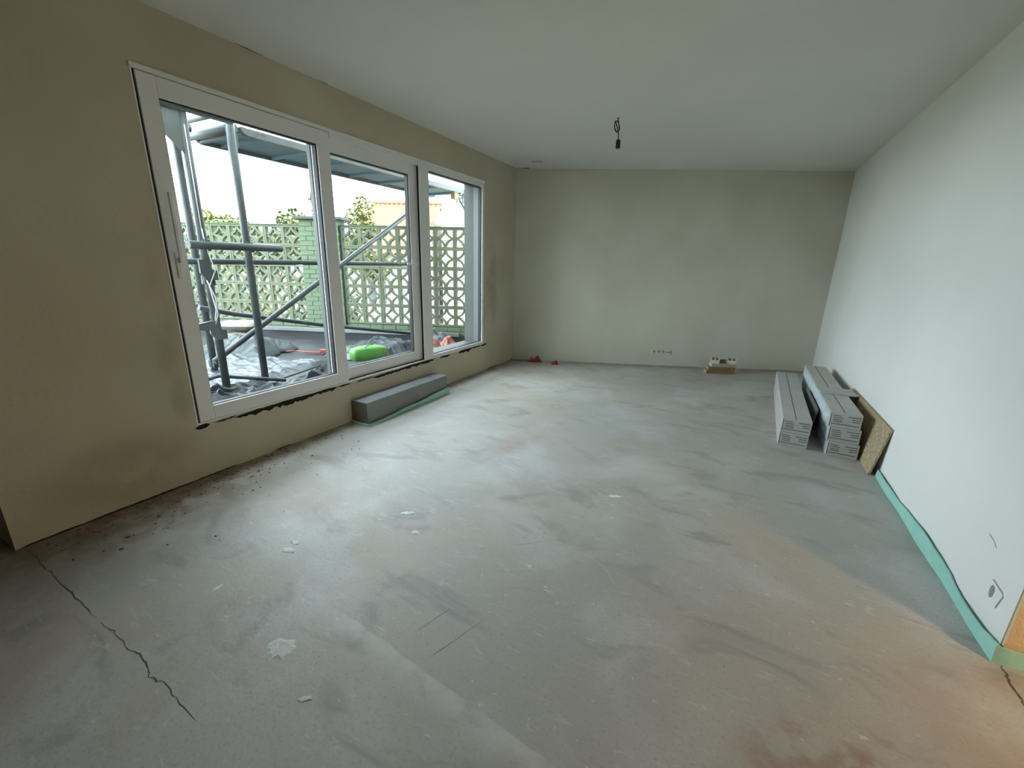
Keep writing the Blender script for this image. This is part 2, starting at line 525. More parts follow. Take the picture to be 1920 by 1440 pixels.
strip_on([(X0 + .02, back(X0 + .02) - .03, ZC - .001), (X0 + .08, back(X0 + .08) - .02, ZC - .001), (X0 + .15, back(X0 + .15) - .022, ZC - .001), (X0 + .175, back(X0 + .175) - .02, ZC - .001)], [.006, .025, .05, .02], 'corner_hole', 'dark_gap', ceiling, (0, 0, 1))
# floor cracks
def crack(pts, wd, seed):
    rnd = random.Random(seed)
    out, ws = [], []
    for a, c in zip(pts[:-1], pts[1:]):
        for k in range(5):
            f = k / 5
            out.append((a[0] + (c[0] - a[0]) * f + rnd.uniform(-.006, .006), a[1] + (c[1] - a[1]) * f + rnd.uniform(-.005, .005), .0012))
            pos = len(ws) / (5.0 * (len(pts) - 1))
            ws.append(wd * rnd.uniform(.35, 1.3) * min(1, .25 + 6 * pos, .12 + 5 * (1 - pos)))
    return strip_on(out, ws, 'crack', 'crumb_dark', floor, (0, 0, 1))
CR = [(-3.09, .501), (-2.855, .497), (-2.657, .492), (-2.404, .484), (-2.189, .476), (-2.087, .485), (-1.923, .477), (-1.851, .484), (-1.767, .473), (-1.72, .456), (-1.651, .47), (-1.517, .463), (-1.365, .459)]
crack(CR[:5], .0045, 1)
crack(CR[4:], .0040, 2)
crack([(1.142, 2.12), (1.135, 2.047), (1.128, 1.97), (1.132, 1.90), (1.15, 1.7)], .007, 3)
# plaster splats on the floor
def splat(cx, cy, rx, ry, ang, seed, name='plaster_splat', m='skim', z=.003):
    rnd = random.Random(seed)
    n = 18
    pts = []
    for k in range(n):
        a = 2 * pi * k / n
        r = rnd.uniform(.62, 1.12)
        x, y = rx * cos(a) * r, ry * sin(a) * r
        pts.append((cx + x * cos(ang) - y * sin(ang), cy + x * sin(ang) + y * cos(ang)))
    mb = MB()
    mb.add([(cx, cy, z)] + [(cx + (p[0] - cx) * .75, cy + (p[1] - cy) * .75, z * .85) for p in pts] + [(p[0], p[1], .0004) for p in pts],
           [(0, 1 + k, 1 + (k + 1) % n) for k in range(n)] + [(1 + k, 1 + n + k, 1 + n + (k + 1) % n, 1 + (k + 1) % n) for k in range(n)])
    return mb.build(name, m, floor)
for i, a in enumerate([(-1.41, .765, .065, .055, .4), (-1.93, 1.166, .05, .022, .3), (-1.96, 1.225, .035, .02, 0), (-1.97, .83, .014, .03, .2), (-1.62, 1.75, .05, .02, .6), (-1.45, 1.62, .03, .018, .2), (-1.15, .68, .03, .012, .8), (-.55, 2.6, .06, .02, .4)]):
    splat(*a, seed=60 + i)
# countless plaster flecks and crumbs
def flecks(n, area, smin, smax, h, seed, name, m):
    rnd = random.Random(seed)
    mb = MB()
    k = 0
    while k < n:
        x, y = area(rnd)
        if not (X0 + .02 < x < XR - .03 and y < back(x) - .03):
            continue
        k += 1
        s = rnd.uniform(smin, smax) * (1 if rnd.random() > .12 else 1.8)
        a = rnd.uniform(0, pi)
        asp = rnd.uniform(.25, .9)
        pts = []
        for q in range(5):
            th = 2 * pi * q / 5
            r = s * rnd.uniform(.6, 1.1)
            px, py = r * cos(th), r * sin(th) * asp
            pts.append((x + px * cos(a) - py * sin(a), y + px * sin(a) + py * cos(a)))
        hh = h * rnd.uniform(.4, 1)
        mb.add([(p[0], p[1], .0003) for p in pts] + [(x, y, hh)], [(i, (i + 1) % 5, 5) for i in range(5)])
    return tag(mb.build(name, m, floor), kind='stuff')
flecks(300, lambda r: (r.uniform(-3.0, 1.05), r.triangular(.5, 7, 2.2)), .0018, .006, .003, 5, 'plaster_flecks', 'splat')
flecks(90, lambda r: (r.gauss(-.75, .35), r.gauss(1.5, .3)), .002, .007, .002, 6, 'plaster_flecks', 'splat')
flecks(130, lambda r: (X0 + .03 + abs(r.gauss(0, .13)), r.uniform(.55, 2.0)), .004, .016, .010, 8, 'brick_crumbs', 'crumb')
flecks(90, lambda r: (X0 + .03 + abs(r.gauss(0, .35)), r.uniform(.55, 2.4)), .003, .011, .008, 9, 'dark_crumbs', 'crumb_dark')
# long pale scratches scored in the screed
for i, pts in enumerate([[(-.62, 1.93), (-.5, 1.92), (-.40, 1.86), (-.34, 1.79)], [(-.93, 1.78), (-.84, 1.86), (-.77, 1.93)], [(-.87, 1.04), (-.83, 1.15), (-.79, 1.28)], [(-1.0, 1.1), (-.97, 1.2), (-.95, 1.27)], [(.62, 3.3), (.7, 3.12), (.76, 2.98)]]):
    strip_on([(p[0], p[1], .0009) for p in pts], .004, 'scratch', 'scored', floor, (0, 0, 1))

# pencil marks and cut-out on the right wall
xm = XR - .001
mk = MB()
mk.add([(xm, 2.302 + .016 * cos(2 * pi * k / 16), .203 + .030 * sin(2 * pi * k / 16)) for k in range(16)], [tuple(range(16))])
mk.build('cable_hole', 'pencil', wall_right)
strip_on([(xm, 2.32, .252), (xm, 2.236, .243), (xm, 2.226, .232), (xm, 2.236, .20), (xm, 2.246, .163)], .007, 'pencil_mark', 'pencil', wall_right, (1, 0, 0))
strip_on([(xm, 2.45, .396), (xm, 2.40, .387), (xm, 2.374, .372)], .004, 'pencil_mark', 'pencil', wall_right, (1, 0, 0))

# ================================================================== WINDOW
win = tag(bpy.data.objects.new('window_1', None), 'large white three-part window with a sliding sash and black gaskets', kind='structure')
COL.objects.link(win)
XI = X0 + .004
def pane(y0, y1, z0, z1, x, parent):
    """spacer bars and glass filling an opening"""
    ring(MB(), x - .045, x - .004, y0 - .004, y1 + .004, z0 - .004, z1 + .004, .012, .014, .010, .012).build('gasket', 'rubber', parent)
    return box(x - .028, x - .022, y0 - .003, y1 + .003, z0 - .003, z1 + .003).build('pane', 'glazing', parent)
# outer frame: thin trim round all three lights, posts between
fr = ring(MB(), X0 - .06, X0 + .002, WO['y0'], WO['y1'], WO['z0'], WO['z1'], .010, .042, .012, .014)
fr.box(X0 - .06, X0 + .002, 3.852, 3.958, .400, 2.488)
fr.box(X0 - .06, X0 + .002, 3.958, 5.05, .400, .432)
fr.box(X0 - .06, X0 + .002, 3.958, 5.05, 2.436, 2.488)
fr.box(X0 - .06, X0 + .002, 2.70, 3.852, 2.456, 2.488)
frame = fr.build('window_frame', 'pvc', win, bevel=.002)
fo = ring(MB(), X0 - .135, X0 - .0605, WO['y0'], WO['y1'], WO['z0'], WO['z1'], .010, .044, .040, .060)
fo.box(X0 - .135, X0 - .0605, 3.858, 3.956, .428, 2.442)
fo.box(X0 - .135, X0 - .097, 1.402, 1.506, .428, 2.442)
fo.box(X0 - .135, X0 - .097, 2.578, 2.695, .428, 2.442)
fo.build('outer_frame', 'pvc_outer_dimmed', win)
box(XO - .03, X0 - .135, WO['y0'] + .001, WO['y1'] - .001, WO['z0'] + .001, WO['z0'] + .020).build('outer_sill', 'pvc_outer_dimmed', win)
box(XO - .004, X0 - .136, WO['y1'] - .03, WO['y1'] - .001, WO['z0'] + .021, WO['z1'] - .001).build('reveal_dimmer', 'reveal_dimmer', win)  # added liner, dark so the skylit reveal does not burn out
box(XO - .004, X0 - .136, WO['y0'] + .001, WO['y0'] + .010, WO['z0'] + .021, WO['z1'] - .001).build('reveal_dimmer', 'reveal_dimmer', win)
pane(3.958, 5.048, .432, 2.436, X0 - .012, win)
# casing strip along the frame head
box(X0, X0 + .010, 1.39, 5.10, 2.490, 2.515).build('head_trim', 'pvc', win, bevel=.002)
box(X0, X0 + .006, 3.790, 3.852, .40, 2.488).build('post_trim', 'pvc', win, bevel=.002)
# dark shadow gap beside the first sash
box(X0 - .09, X0 - .008, 1.402, 1.414, .402, 2.486).build('gasket', 'rubber', win)
# first sash
s1 = ring(MB(), X0 - .075, XI, 1.414, 2.690, .402, 2.484, .097, .117, .096, .108).build('sash', 'pvc', win, bevel=.003)
pane(1.511, 2.573, .498, 2.376, X0 - .008, s1)
hb = MB().box(XI, XI + .010, 1.442, 1.470, 1.36, 1.52)
hb.box(XI + .010, XI + .045, 1.449, 1.463, 1.455, 1.485)
hb.box(XI + .035, XI + .052, 1.446, 1.466, 1.47, 1.86)
hb.build('handle', 'pvc', s1, bevel=.004)
# second sash, set back behind the first
d2 = .046
s2 = ring(MB(), X0 - d2 - .05, X0 - d2, 2.612, 3.822, .402, 2.462, .118, .130, .110, .108).build('sash', 'pvc', win, bevel=.003)
pane(2.730, 3.692, .512, 2.354, X0 - d2 - .006, s2)
hb = MB().box(X0 - d2, X0 - d2 + .010, 3.742, 3.772, 1.38, 1.54)
hb.box(X0 - d2 + .010, X0 - d2 + .035, 3.75, 3.764, 1.462, 1.478)
hb.box(X0 - d2 + .028, X0 - d2 + .040, 3.585, 3.776, 1.462, 1.480)
hb.build('handle', 'pvc', s2, bevel=.003)
box(X0 - .0, X0 + .004, 2.70, 3.79, .388, .400).build('track', 'pvc', win)
box(X0 - .11, X0 - .05, 3.824, 3.850, .402, 2.455).build('gasket', 'rubber', win)
box(X0 - .040, X0 - .012, 2.70, 3.852, .400, .404).build('gasket', 'rubber', win)

# ================================================================== THINGS IN THE ROOM
# bare pendant flex with lamp holder
px, py = -1.258, 4.404
t = thing('pendant_flex', 'bare looped black flex with lamp holder hanging from ceiling', 'lamp fitting', (px, py, ZC))
rx, ry = r2.x, r2.y        # loop drawn across the view
def lp(a, z, dep=0.0):
    return (rt.x * a + fw.x * dep, rt.y * a + fw.y * dep, z)
pts = [lp(0, 0), lp(.006, -.03), lp(.016, -.07), lp(.022, -.10)]
for k in range(0, 22):
    a = -.35 + 2 * pi * 1.7 * k / 21
    pts.append(lp(-.004 + .025 * cos(a) + .0 * k, -.072 - .042 * sin(a) * 1 - .012 * cos(a), .012 * sin(k * .6)))
pts += [lp(.012, -.12), lp(.018, -.15), lp(.018, -.182)]
sm = []
for i in range(len(pts) - 1):
    for q in range(3):
        p0 = Vector(pts[max(i - 1, 0)]); p1 = Vector(pts[i]); p2 = Vector(pts[i + 1]); p3 = Vector(pts[min(i + 2, len(pts) - 1)])
        f = q / 3
        sm.append(.5 * ((2 * p1) + (p2 - p0) * f + (2 * p0 - 5 * p1 + 4 * p2 - p3) * f * f + (3 * p1 - p0 - 3 * p2 + p3) * f ** 3))
sm.append(Vector(pts[-1]))
MB().tube(sm, .0048, 8).build('flex', 'black_plastic_hard', t, smooth=True)
c = Vector(lp(.020, 0))
MB().tube([(c.x, c.y, -.178), (c.x, c.y, -.186), (c.x, c.y, -.194), (c.x, c.y, -.25), (c.x, c.y, -.256)], [.010, .018, .0215, .0215, .019], 20).build('lamp_holder', 'black_plastic_hard', t, smooth=False)
MB().tube([(0, 0, 0), (0, 0, -.004)], .012, 14).build('ceiling_outlet', 'pencil', t)

# round extract vent
t = thing('ceiling_vent', 'small round white air vent set in ceiling corner', 'vent', (-2.694, 5.717, ZC))
mb = MB()
n = 32
prof = [(.078, 0), (.078, -.006), (.066, -.010), (.058, -.004), (.056, 0)]
for (r_, z_) in prof:
    mb.v += [(r_ * cos(2 * pi * k / n), r_ * sin(2 * pi * k / n), z_) for k in range(n)]
for i in range(len(prof) - 1):
    mb.f += [(i * n + k, i * n + (k + 1) % n, (i + 1) * n + (k + 1) % n, (i + 1) * n + k) for k in range(n)]
mb.build('vent_ring', 'white_plastic', t, smooth=True)
MB().tube([(0, 0, -.0005), (0, 0, -.002)], .057, n).build('dark_slot', 'dark_gap', t)
MB().tube([(0, 0, -.002), (0, 0, -.012), (0, 0, -.016)], [.047, .047, .040], n).build('vent_disc', 'white_plastic', t)

# four-gang socket plate on the end wall
oc = Vector((-.985, back(-.985), .225))
t = thing('socket_plate', 'white four-gang socket plate low on the end wall', 'socket', oc, BANG)
box(-.146, .146, -.012, 0, -.041, .041).build('frame', 'white_plastic', t, bevel=.003)
for k in range(4):
    cx = -.1065 + .071 * k
    q = box(cx - .030, cx + .030, -.014, -.010, -.030, .030).build('insert', 'white_plastic', t, bevel=.002)
    if k < 3:
        MB().tube([(cx, -.0135, 0), (cx, -.0150, 0)], .021, 20).build('recess', 'socket_grey', q)
    else:
        for s in (-1, 1):
            MB().tube([(cx + s * .013, -.0135, -.006), (cx + s * .013, -.0152, -.006)], .009, 12).build('jack', 'black_plastic_hard', q)

# red film scraps by the corner
def crumple(nx, ny, sx, sy, hfun, name, m, parent=None, solid=.003, loc=(0, 0, 0), rz=0.0, outline=None):
    mb = MB()
    for j in range(ny + 1):
        for i in range(nx + 1):
            u, v = i / nx, j / ny
            x, y = (u - .5) * sx, (v - .5) * sy
            if outline:
                x, y = outline(u, v, x, y)
            mb.v.append((x, y, hfun(u, v, x, y)))
    mb.f = [(j * (nx + 1) + i, j * (nx + 1) + i + 1, (j + 1) * (nx + 1) + i + 1, (j + 1) * (nx + 1) + i) for j in range(ny) for i in range(nx)]
    o = mb.build(name, m, parent, smooth=True, solid=solid)
    o.location = loc
    o.rotation_euler = (0, 0, rz)
    return o
def nz(x, y, s, o=0.0):
    return noise.noise(Vector((x * s + o, y * s - o * .7, o * .3)))
def ridg(x, y, s, o=0.0):
    return (1 - min(1, abs(nz(x, y, s, o)) * 2.0)) ** 1.7
def crump(x, y, s, o=0.0):
    d = noise.voronoi(Vector((x * s + o, y * s - o, o * .37)))[0]
    return 1 - min(1, (d[1] - d[0]) * 1.5)
def edgef(u, v, p=.18):
    return min(1, u / p, (1 - u) / p, v / p, (1 - v) / p)
o = crumple(22, 12, .23, .10, lambda u, v, x, y: .004 + edgef(u, v, .3) * (.022 + .060 * (max(0, 1 - ((u - .22) / .16) ** 2) * .9 + max(0, 1 - ((u - .68) / .26) ** 2)) + .03 * nz(x, y, 26, 3)), 'film_scrap', 'red_film', loc=(-2.76, back(-2.76) - .11, 0), rz=BANG)
tag(o, 'longer crumpled red plastic film scrap near the room corner', 'film scrap', 'red film scraps')
o = crumple(12, 10, .11, .08, lambda u, v, x, y: .003 + edgef(u, v, .35) * (.035 + .03 * nz(x, y, 30, 8) + .03 * u), 'film_scrap', 'red_film', loc=(-2.42, 6.05, 0), rz=BANG)
tag(o, 'short red plastic film scrap by the end wall', 'film scrap', 'red film scraps')

# small pile of offcuts by the end wall
def offcut(name, label, cat, along, off, z, sx, sy, sz, rot, m, group=None, tilt=0.0):
    p = Vector((-.27, back(-.27), 0)) + BD * along - BN * off
    mb = MB()
    k = .012
    mb.box(-sx / 2, sx / 2, -sy / 2, sy / 2, 0, sz)
    t = thing(name, label, cat, (p.x, p.y, z), BANG + rot, 'offcuts in the small pile')
    t.rotation_euler = (0, tilt, BANG + rot)
    b = mb.build('block', m, t, bevel=.003)
    return t
def end_face(t, sx, sy, sz, m):
    box(-sx / 2 - .0015, -sx / 2 + .001, -sy / 2 + .003, sy / 2 - .003, .003, sz - .003).build('sawn_end', m, t)
t = offcut('timber_offcut', 'brown timber offcut lying on the floor under the small pile', 'offcut', 0, .36, 0, .40, .11, .052, .02, 'timber'); end_face(t, .40, .11, .052, 'timber_pale')
t = offcut('timber_offcut', 'brown timber offcut in the middle of the small pile', 'offcut', .02, .36, .052, .38, .10, .048, -.02, 'timber'); end_face(t, .38, .10, .048, 'timber_pale')
t = offcut('timber_offcut', 'pale timber offcut on top of the small pile', 'offcut', .045, .35, .100, .36, .11, .050, .05, 'timber_pale'); end_face(t, .36, .11, .050, 'white_plastic')
def back_box(name, label, along):
    p = Vector((-.27, back(-.27), 0)) + BD * along - BN * .35
    t = thing(name, label, 'junction box', (p.x, p.y, .1505), BANG - .35, 'white boxes on the offcut pile')
    t.rotation_euler = (0, 0, BANG - .30)
    mb = MB()
    mb.box(-.06, .06, -.045, .045, 0, .012)
    mb.box(-.06, -.05, -.045, .045, .012, .085)
    mb.box(.05, .06, -.045, .045, .012, .085)
    mb.box(-.05, .05, -.045, -.036, .012, .05)
    mb.box(-.05, .05, .036, .045, .012, .085)
    mb.box(-.008, .004, -.036, .036, .012, .08)
    mb.build('body', 'white_plastic', t, bevel=.002)
    return t
back_box('junction_box', 'white slotted plastic box on the left end of the pale offcut', -.075)
back_box('junction_box', 'white slotted plastic box beside the brown wedge on the pale offcut', .165)
p = Vector((-.27, back(-.27), 0)) + BD * .045 - BN * .32
tag(MB().add([(-.045, -.03, 0), (.045, -.03, 0), (.045, .03, 0), (-.045, .03, 0), (-.03, -.02, .05), (.035, -.025, .058), (.04, .025, .05), (-.035, .028, .045)],
    [(3, 2, 1, 0), (4, 5, 6, 7), (0, 1, 5, 4), (1, 2, 6, 5), (2, 3, 7, 6), (3, 0, 4, 7)]).xf(Matrix.Translation((p.x, p.y, .1505)) @ Matrix.Rotation(BANG, 4, 'Z')).build('timber_wedge', 'timber'),
    'small brown timber wedge between the two white plastic boxes', 'offcut')

# grey box casing under the window, on green foam
t = thing('duct_casing', 'long grey box casing lying under the window', 'casing', (-3.028, 3.31, .012))
mb = MB()
L2, W2, H2 = .62, .100, .203
mb.box(-W2, W2, -L2, L2, 0, H2)
mb.build('casing_body', 'grey_casing', t, bevel=.004)
e = MB()
e.add([(-W2 + .006, -L2 - .002, .004), (W2 - .004, -L2 - .002, .004), (W2 - .004, -L2 - .002, H2 - .006), (-W2 + .006, -L2 - .002, H2 - .006)], [(0, 1, 2, 3)])
e.build('open_end', 'casing_end', t)
box(W2 - .001, W2 + .001, -L2 + .0, L2, H2 - .006, H2 - .003).build('edge_seam', 'board_dark', t)
def foam_run(pts, parent, th=.007, name='foam_sheet'):
    """pts: (x, y, outward unit nx, ny, lean, height)"""
    mb = MB()
    for (x, y, nx, ny, lean, h) in pts:
        mb.v += [(x, y, .0), (x + nx * lean, y + ny * lean, h), (x + nx * (lean - th), y + ny * (lean - th), h + .001), (x - nx * th, y - ny * th, .0)]
    n = len(pts)
    for i in range(n - 1):
        a, c = 4 * i, 4 * i + 4
        for k in range(4):
            mb.f.append((a + k, a + (k + 1) % 4, c + (k + 1) % 4, c + k))
    mb.f += [(3, 2, 1, 0), tuple(4 * (n - 1) + k for k in range(4))]
    return mb.build(name, 'foam', parent)
t = thing('foam_strip', 'pale green foam strip folded under the grey box casing', 'foam strip', (0, 0, 0))
box(-3.138, -2.915, 2.66, 3.94, 0.0005, .011).build('foam_bed', 'foam', t)
pts = []
for k in range(41):
    f = k / 40
    y = 2.665 + 1.275 * f
    h = .014 + .020 * f + .048 * f ** 1.3 * 1 + .006 * sin(f * 19) * f
    pts.append((-2.914 + .012 + .008 * sin(f * 11), y, -1, 0, .000 + .004 * sin(f * 9), min(h, .075)))
foam_run(pts, t, name='foam_lip')

# green foam edge strip along the right wall and round its end
t = thing('foam_edge_strip', 'wavy turquoise foam edging strip along foot of white wall', 'foam strip')
pts = []
hs = [(3.95, .055), (3.8, .061), (3.60, .060), (3.44, .054), (3.2, .075), (2.93, .093), (2.75, .086), (2.62, .075), (2.52, .056), (2.45, .052), (2.36, .056), (2.24, .062), (2.16, .074), (2.118, .080)]
def hat(y):
    for (a, ha), (c, hc) in zip(hs[:-1], hs[1:]):
        if a >= y >= c:
            f = (a - y) / (a - c)
            f = f * f * (3 - 2 * f)
            return ha + (hc - ha) * f
    return hs[-1][1]
N = 90
for k in range(N + 1):
    y = 3.92 - (3.92 - 2.116) * k / N
    pts.append((XR - .012 - .006 * (1 + sin(y * 9)) * .6, y, 1, 0, .004 + .002 * sin(y * 13), hat(y)))
foam_run(pts, t, name='foam_wall_run')
pts = []
for k in range(14):
    x = 1.108 + .284 * k / 13
    pts.append((x, 2.116 - .004 * sin(k), 0, 1, .003, .078 - .01 * k / 13))
foam_run(pts, t, name='foam_end_run')

# cartons
def carton(label, x, y, z, rz, H=.127, Lc=2.04, Wc=.218, seam=True, side=False, group=None):
    t = thing('carton', label, 'carton', (x, y, z), rz, 'flooring cartons by the white wall')
    b = box(0, Wc, 0, Lc, 0, H).build('box_body', 'carton', t, bevel=.004)
    if seam:
        box(Wc * .44, Wc * .47, .01, Lc - .01, H - .001, H + .0008).build('top_seam', 'seam', t)
    box(.006, .010, -.0012, .001, .012, H - .008).build('end_fold', 'seam', t)
    pr = MB()
    rows = [(.10, .36, .80), (.12, .42, .66), (.12, .40, .52), (.12, .42, .40), (.55, .95, .80), (.68, .95, .64), (.70, .95, .50), (.08, .93, .24)]
    rnd = random.Random(int(x * 977 + z * 3111))
    for (a, c_, h) in rows:
        xx = a * Wc + rnd.uniform(0, .004)
        end = c_ * Wc
        while xx < end:
            wd = rnd.uniform(.006, .016)
            pr.box(xx, min(xx + wd, end), -.0010, .0005, h * H - .0032, h * H + .0032)
            xx += wd + rnd.uniform(.0010, .0025)
    tag(pr.build('printed_lines', 'print', t), kind='stuff')
    if side:
        box(-.0012, .0005, .05, Lc - .05, .02, H - .02).build('side_print', 'carton_side', t)
    return t
RA = radians(-2.0)
carton('grey flooring carton at the bottom of the pair', .482, 4.232, 0, RA)
carton('grey flooring carton on top of the pair', .484, 4.226, .1282, RA + .004)
RB = radians(-.5)
carton('grey flooring carton on the floor in the stack of three', .828, 4.188, 0, RB, side=True)
carton('grey flooring carton in the middle of the stack of three', .816, 4.192, .1282, RB, side=True)
carton('grey flooring carton on top of the stack of three', .800, 4.186, .2564, RB - .003, side=True)
# loose cover board across the triple stack
t = thing('cover_board', 'thin grey board laid across the stack of three cartons', 'board', (.815, 4.80, .3845), .10)
box(0, .295, 0, .25, 0, .010).build('board', 'board_grey', t, bevel=.0015)
box(.27, .292, -.0008, .0006, .002, .009).build('board_edge', 'seam', t)
# dark board leaning on the stack
t = thing('leaning_panel', 'dark panel leaning on side of the stack of three cartons', 'panel', (.752, 4.62, 0), RB)
MB().add([(0, 0, 0), (.010, 0, 0), (.010, .85, 0), (0, .85, 0), (.028, .0, .275), (.038, .0, .272), (.038, .85, .272), (.028, .85, .275)],
         [(3, 2, 1, 0), (4, 5, 6, 7), (0, 1, 5, 4), (1, 2, 6, 5), (2, 3, 7, 6), (3, 0, 4, 7)]).build('panel', 'board_dark', t)
# chipboard against the right wall
t = thing('chipboard_sheet', 'brown chipboard offcut leaning against white wall beside cartons', 'board', (1.066, 3.90, 0))
MB().add([(0, .02, 0), (.016, .02, .001), (.016, 1.27, .001), (0, 1.27, 0), (.046, -.035, .398), (.062, -.035, .396), (.062, 1.26, .392), (.046, 1.26, .394)],
         [(3, 2, 1, 0), (4, 5, 6, 7), (0, 1, 5, 4), (1, 2, 6, 5), (2, 3, 7, 6), (3, 0, 4, 7)]).build('sheet', 'chipboard', t, bevel=.001)

# work lamp burning on the floor of the next room
t = thing('work_lamp', 'caged work lamp on a low stand in the next room', 'lamp', (2.1, 1.4, 0))
MB().tube([(0, 0, 0), (0, 0, .02)], [.14, .12], 20).build('base', 'black_plastic_hard', t)
MB().tube([(0, 0, .02), (0, 0, .68)], .012, 10).build('pole', 'steel_dark', t)
mb = MB()
n, mrows = 20, 12
for j in range(mrows + 1):
    a = pi * j / mrows
    mb.v += [(.075 * sin(a) * cos(2 * pi * k / n), .075 * sin(a) * sin(2 * pi * k / n), .755 + .075 * cos(a)) for k in range(n)]
for j in range(mrows):
    mb.f += [(j * n + k, j * n + (k + 1) % n, (j + 1) * n + (k + 1) % n, (j + 1) * n + k) for k in range(n)]
mb.build('globe', 'lamp_glass', t, smooth=True)
MB().tube([(0, 0, .82), (0, 0, .835), (0, 0, .90), (0, 0, .93)], [.17, .165, .07, .02], 20).build('hood', 'black_plastic_hard', t)

# ================================================================== OUTSIDE
ZT = .25
tf = MB().prism([(XO, .6), (XO, back(XO) - .02), (-9.6, back(-9.6) - .02), (-9.6, .6)], -1.2, ZT)
terr = tag(tf.build('terrace_floor', 'membrane'), 'dark roofing membrane of the terrace outside the window', kind='structure')
tag(box(-70, 30, -30, 70, -1.4, -1.2).build('ground_outside', 'ground'), 'bright ground beyond the garden wall', kind='structure')

# membrane upstand and pale edge profile along the block wall
def along_back(s0, s1, n0, n1, z0, z1):
    """box given by distance along the back line (from x=XO), offset along outward normal"""
    o_ = Vector((XO, back(XO), 0))
    P_ = [o_ + BD * s + BN * q for s, q in ((s0, n0), (s1, n0), (s1, n1), (s0, n1))]
    return MB().prism([(p.x, p.y) for p in P_], z0, z1)
along_back(-6.7, -.02, -.05, -.021, ZT, .345).build('upstand', 'membrane', terr)
along_back(-6.7, -.55, -.075, -.021, .345, .405).build('edge_profile', 'flashing', terr, bevel=.004)

# pierced block wall
gw = thing('pierced_block_wall', 'green painted garden wall of pierced concrete blocks with brick pier', 'garden wall', (XO, back(XO), 0), BANG)
# local x runs back along the wall (negative = away from the house), local y outwards
def screen_block():
    mb = MB()
    S, D, bar = .297, .085, .026
    h = S / 2
    mb.box(-h, h, 0, D, -h, -h + bar)
    mb.box(-h, h, 0, D, h - bar, h)
    mb.box(-h, -h + bar, 0, D, -h + bar, h - bar)
    mb.box(h - bar, h, 0, D, -h + bar, h - bar)
    ri, ro = h - .018, h + .012
    n = 8
    d0, d1 = .006, D - .006
    for cx, cz, a0 in ((-h, -h, 0), (h, -h, pi / 2), (h, h, pi), (-h, h, 3 * pi / 2)):
        o_ = len(mb.v)
        for k in range(n + 1):
            a = a0 + pi / 2 * (.04 + .92 * k / n)
            for r_, y_ in ((ri, d0), (ro, d0), (ro, d1), (ri, d1)):
                mb.v.append((cx + r_ * cos(a), y_, cz + r_ * sin(a)))
        for k in range(n):
            for q in range(4):
                mb.f.append((o_ + 4 * k + q, o_ + 4 * k + (q + 1) % 4, o_ + 4 * k + 4 + (q + 1) % 4, o_ + 4 * k + 4 + q))
    return mb.mesh('screen_block', 'block_green')
SB = screen_block()
ZB = .497
P1 = (-5.66 - XO) / BD.x        # pier right edge along the wall
P0 = (-6.25 - XO) / BD.x        # pier left edge
rnd = random.Random(3)
for j in range(5):
    for i in range(8):
        link_mesh('screen_block', SB, gw, (P1 + .155 + .30 * i, rnd.uniform(-.003, .003), ZB + .15 + .30 * j), (0, rnd.choice((0, pi / 2, pi)), 0))
    for i in range(11):
        link_mesh('screen_block', SB, gw, (P0 - .155 - .30 * i, rnd.uniform(-.003, .003), ZB + .15 + .30 * j), (0, rnd.choice((0, pi / 2, pi)), 0))
SL = P0 - .155 - .30 * 10.5
# bricks of pier and plinth
BK = box(-.102, .102, 0, .09, -.031, .031).mesh('brick', 'brick_green')
BKH = box(-.046, .046, 0, .09, -.031, .031).mesh('brick_half', 'brick_green')
nrow = int((2.085 - .13) / .0715)
pw = P1 - P0 - .02
pcx = (P0 + P1) / 2
zz = .13
while zz < 2.06:
    row = int(round((zz - .13) / .0715))
    if row % 2 == 0:
        xs = [(pcx - .213, BK), (pcx, BK), (pcx + .213, BK)]
    else:
        xs = [(pcx - .265, BKH), (pcx - .1065, BK), (pcx + .1065, BK), (pcx + .265, BKH)]
    for (xx, me) in xs:
        link_mesh('brick', me, gw, (xx, -.045 + rnd.uniform(-.003, .003), zz + .031))
    zz += .0715
box(pcx - .31, pcx + .31, -.038, .20, .05, 2.085).build('pier_core', 'mortar_green', gw)
box(pcx - .38, pcx + .38, -.10, .26, 2.085, 2.128).build('pier_cap', 'cap_stone', gw, bevel=.006)
for row, z0 in enumerate((.345 + .004, .345 + .0755)):
    x = -.11 - (.107 if row else 0)
    while x > SL:
        if not (P0 - .05 < x < P1 + .05):
            link_mesh('brick', BK, gw, (x, rnd.uniform(-.003, .002), z0 + .031))
        x -= .214
box(SL, -.005, .010, .11, -1.2, ZB - .004).build('plinth_core', 'mortar_green', gw)
box(SL, P0 - .01, -.008, .095, ZB + 1.501, ZB + 1.519).build('top_mortar', 'mortar_green', gw)
box(P1 + .01, -.005, -.008, .095, ZB + 1.501, ZB + 1.519).build('top_mortar', 'mortar_green', gw)

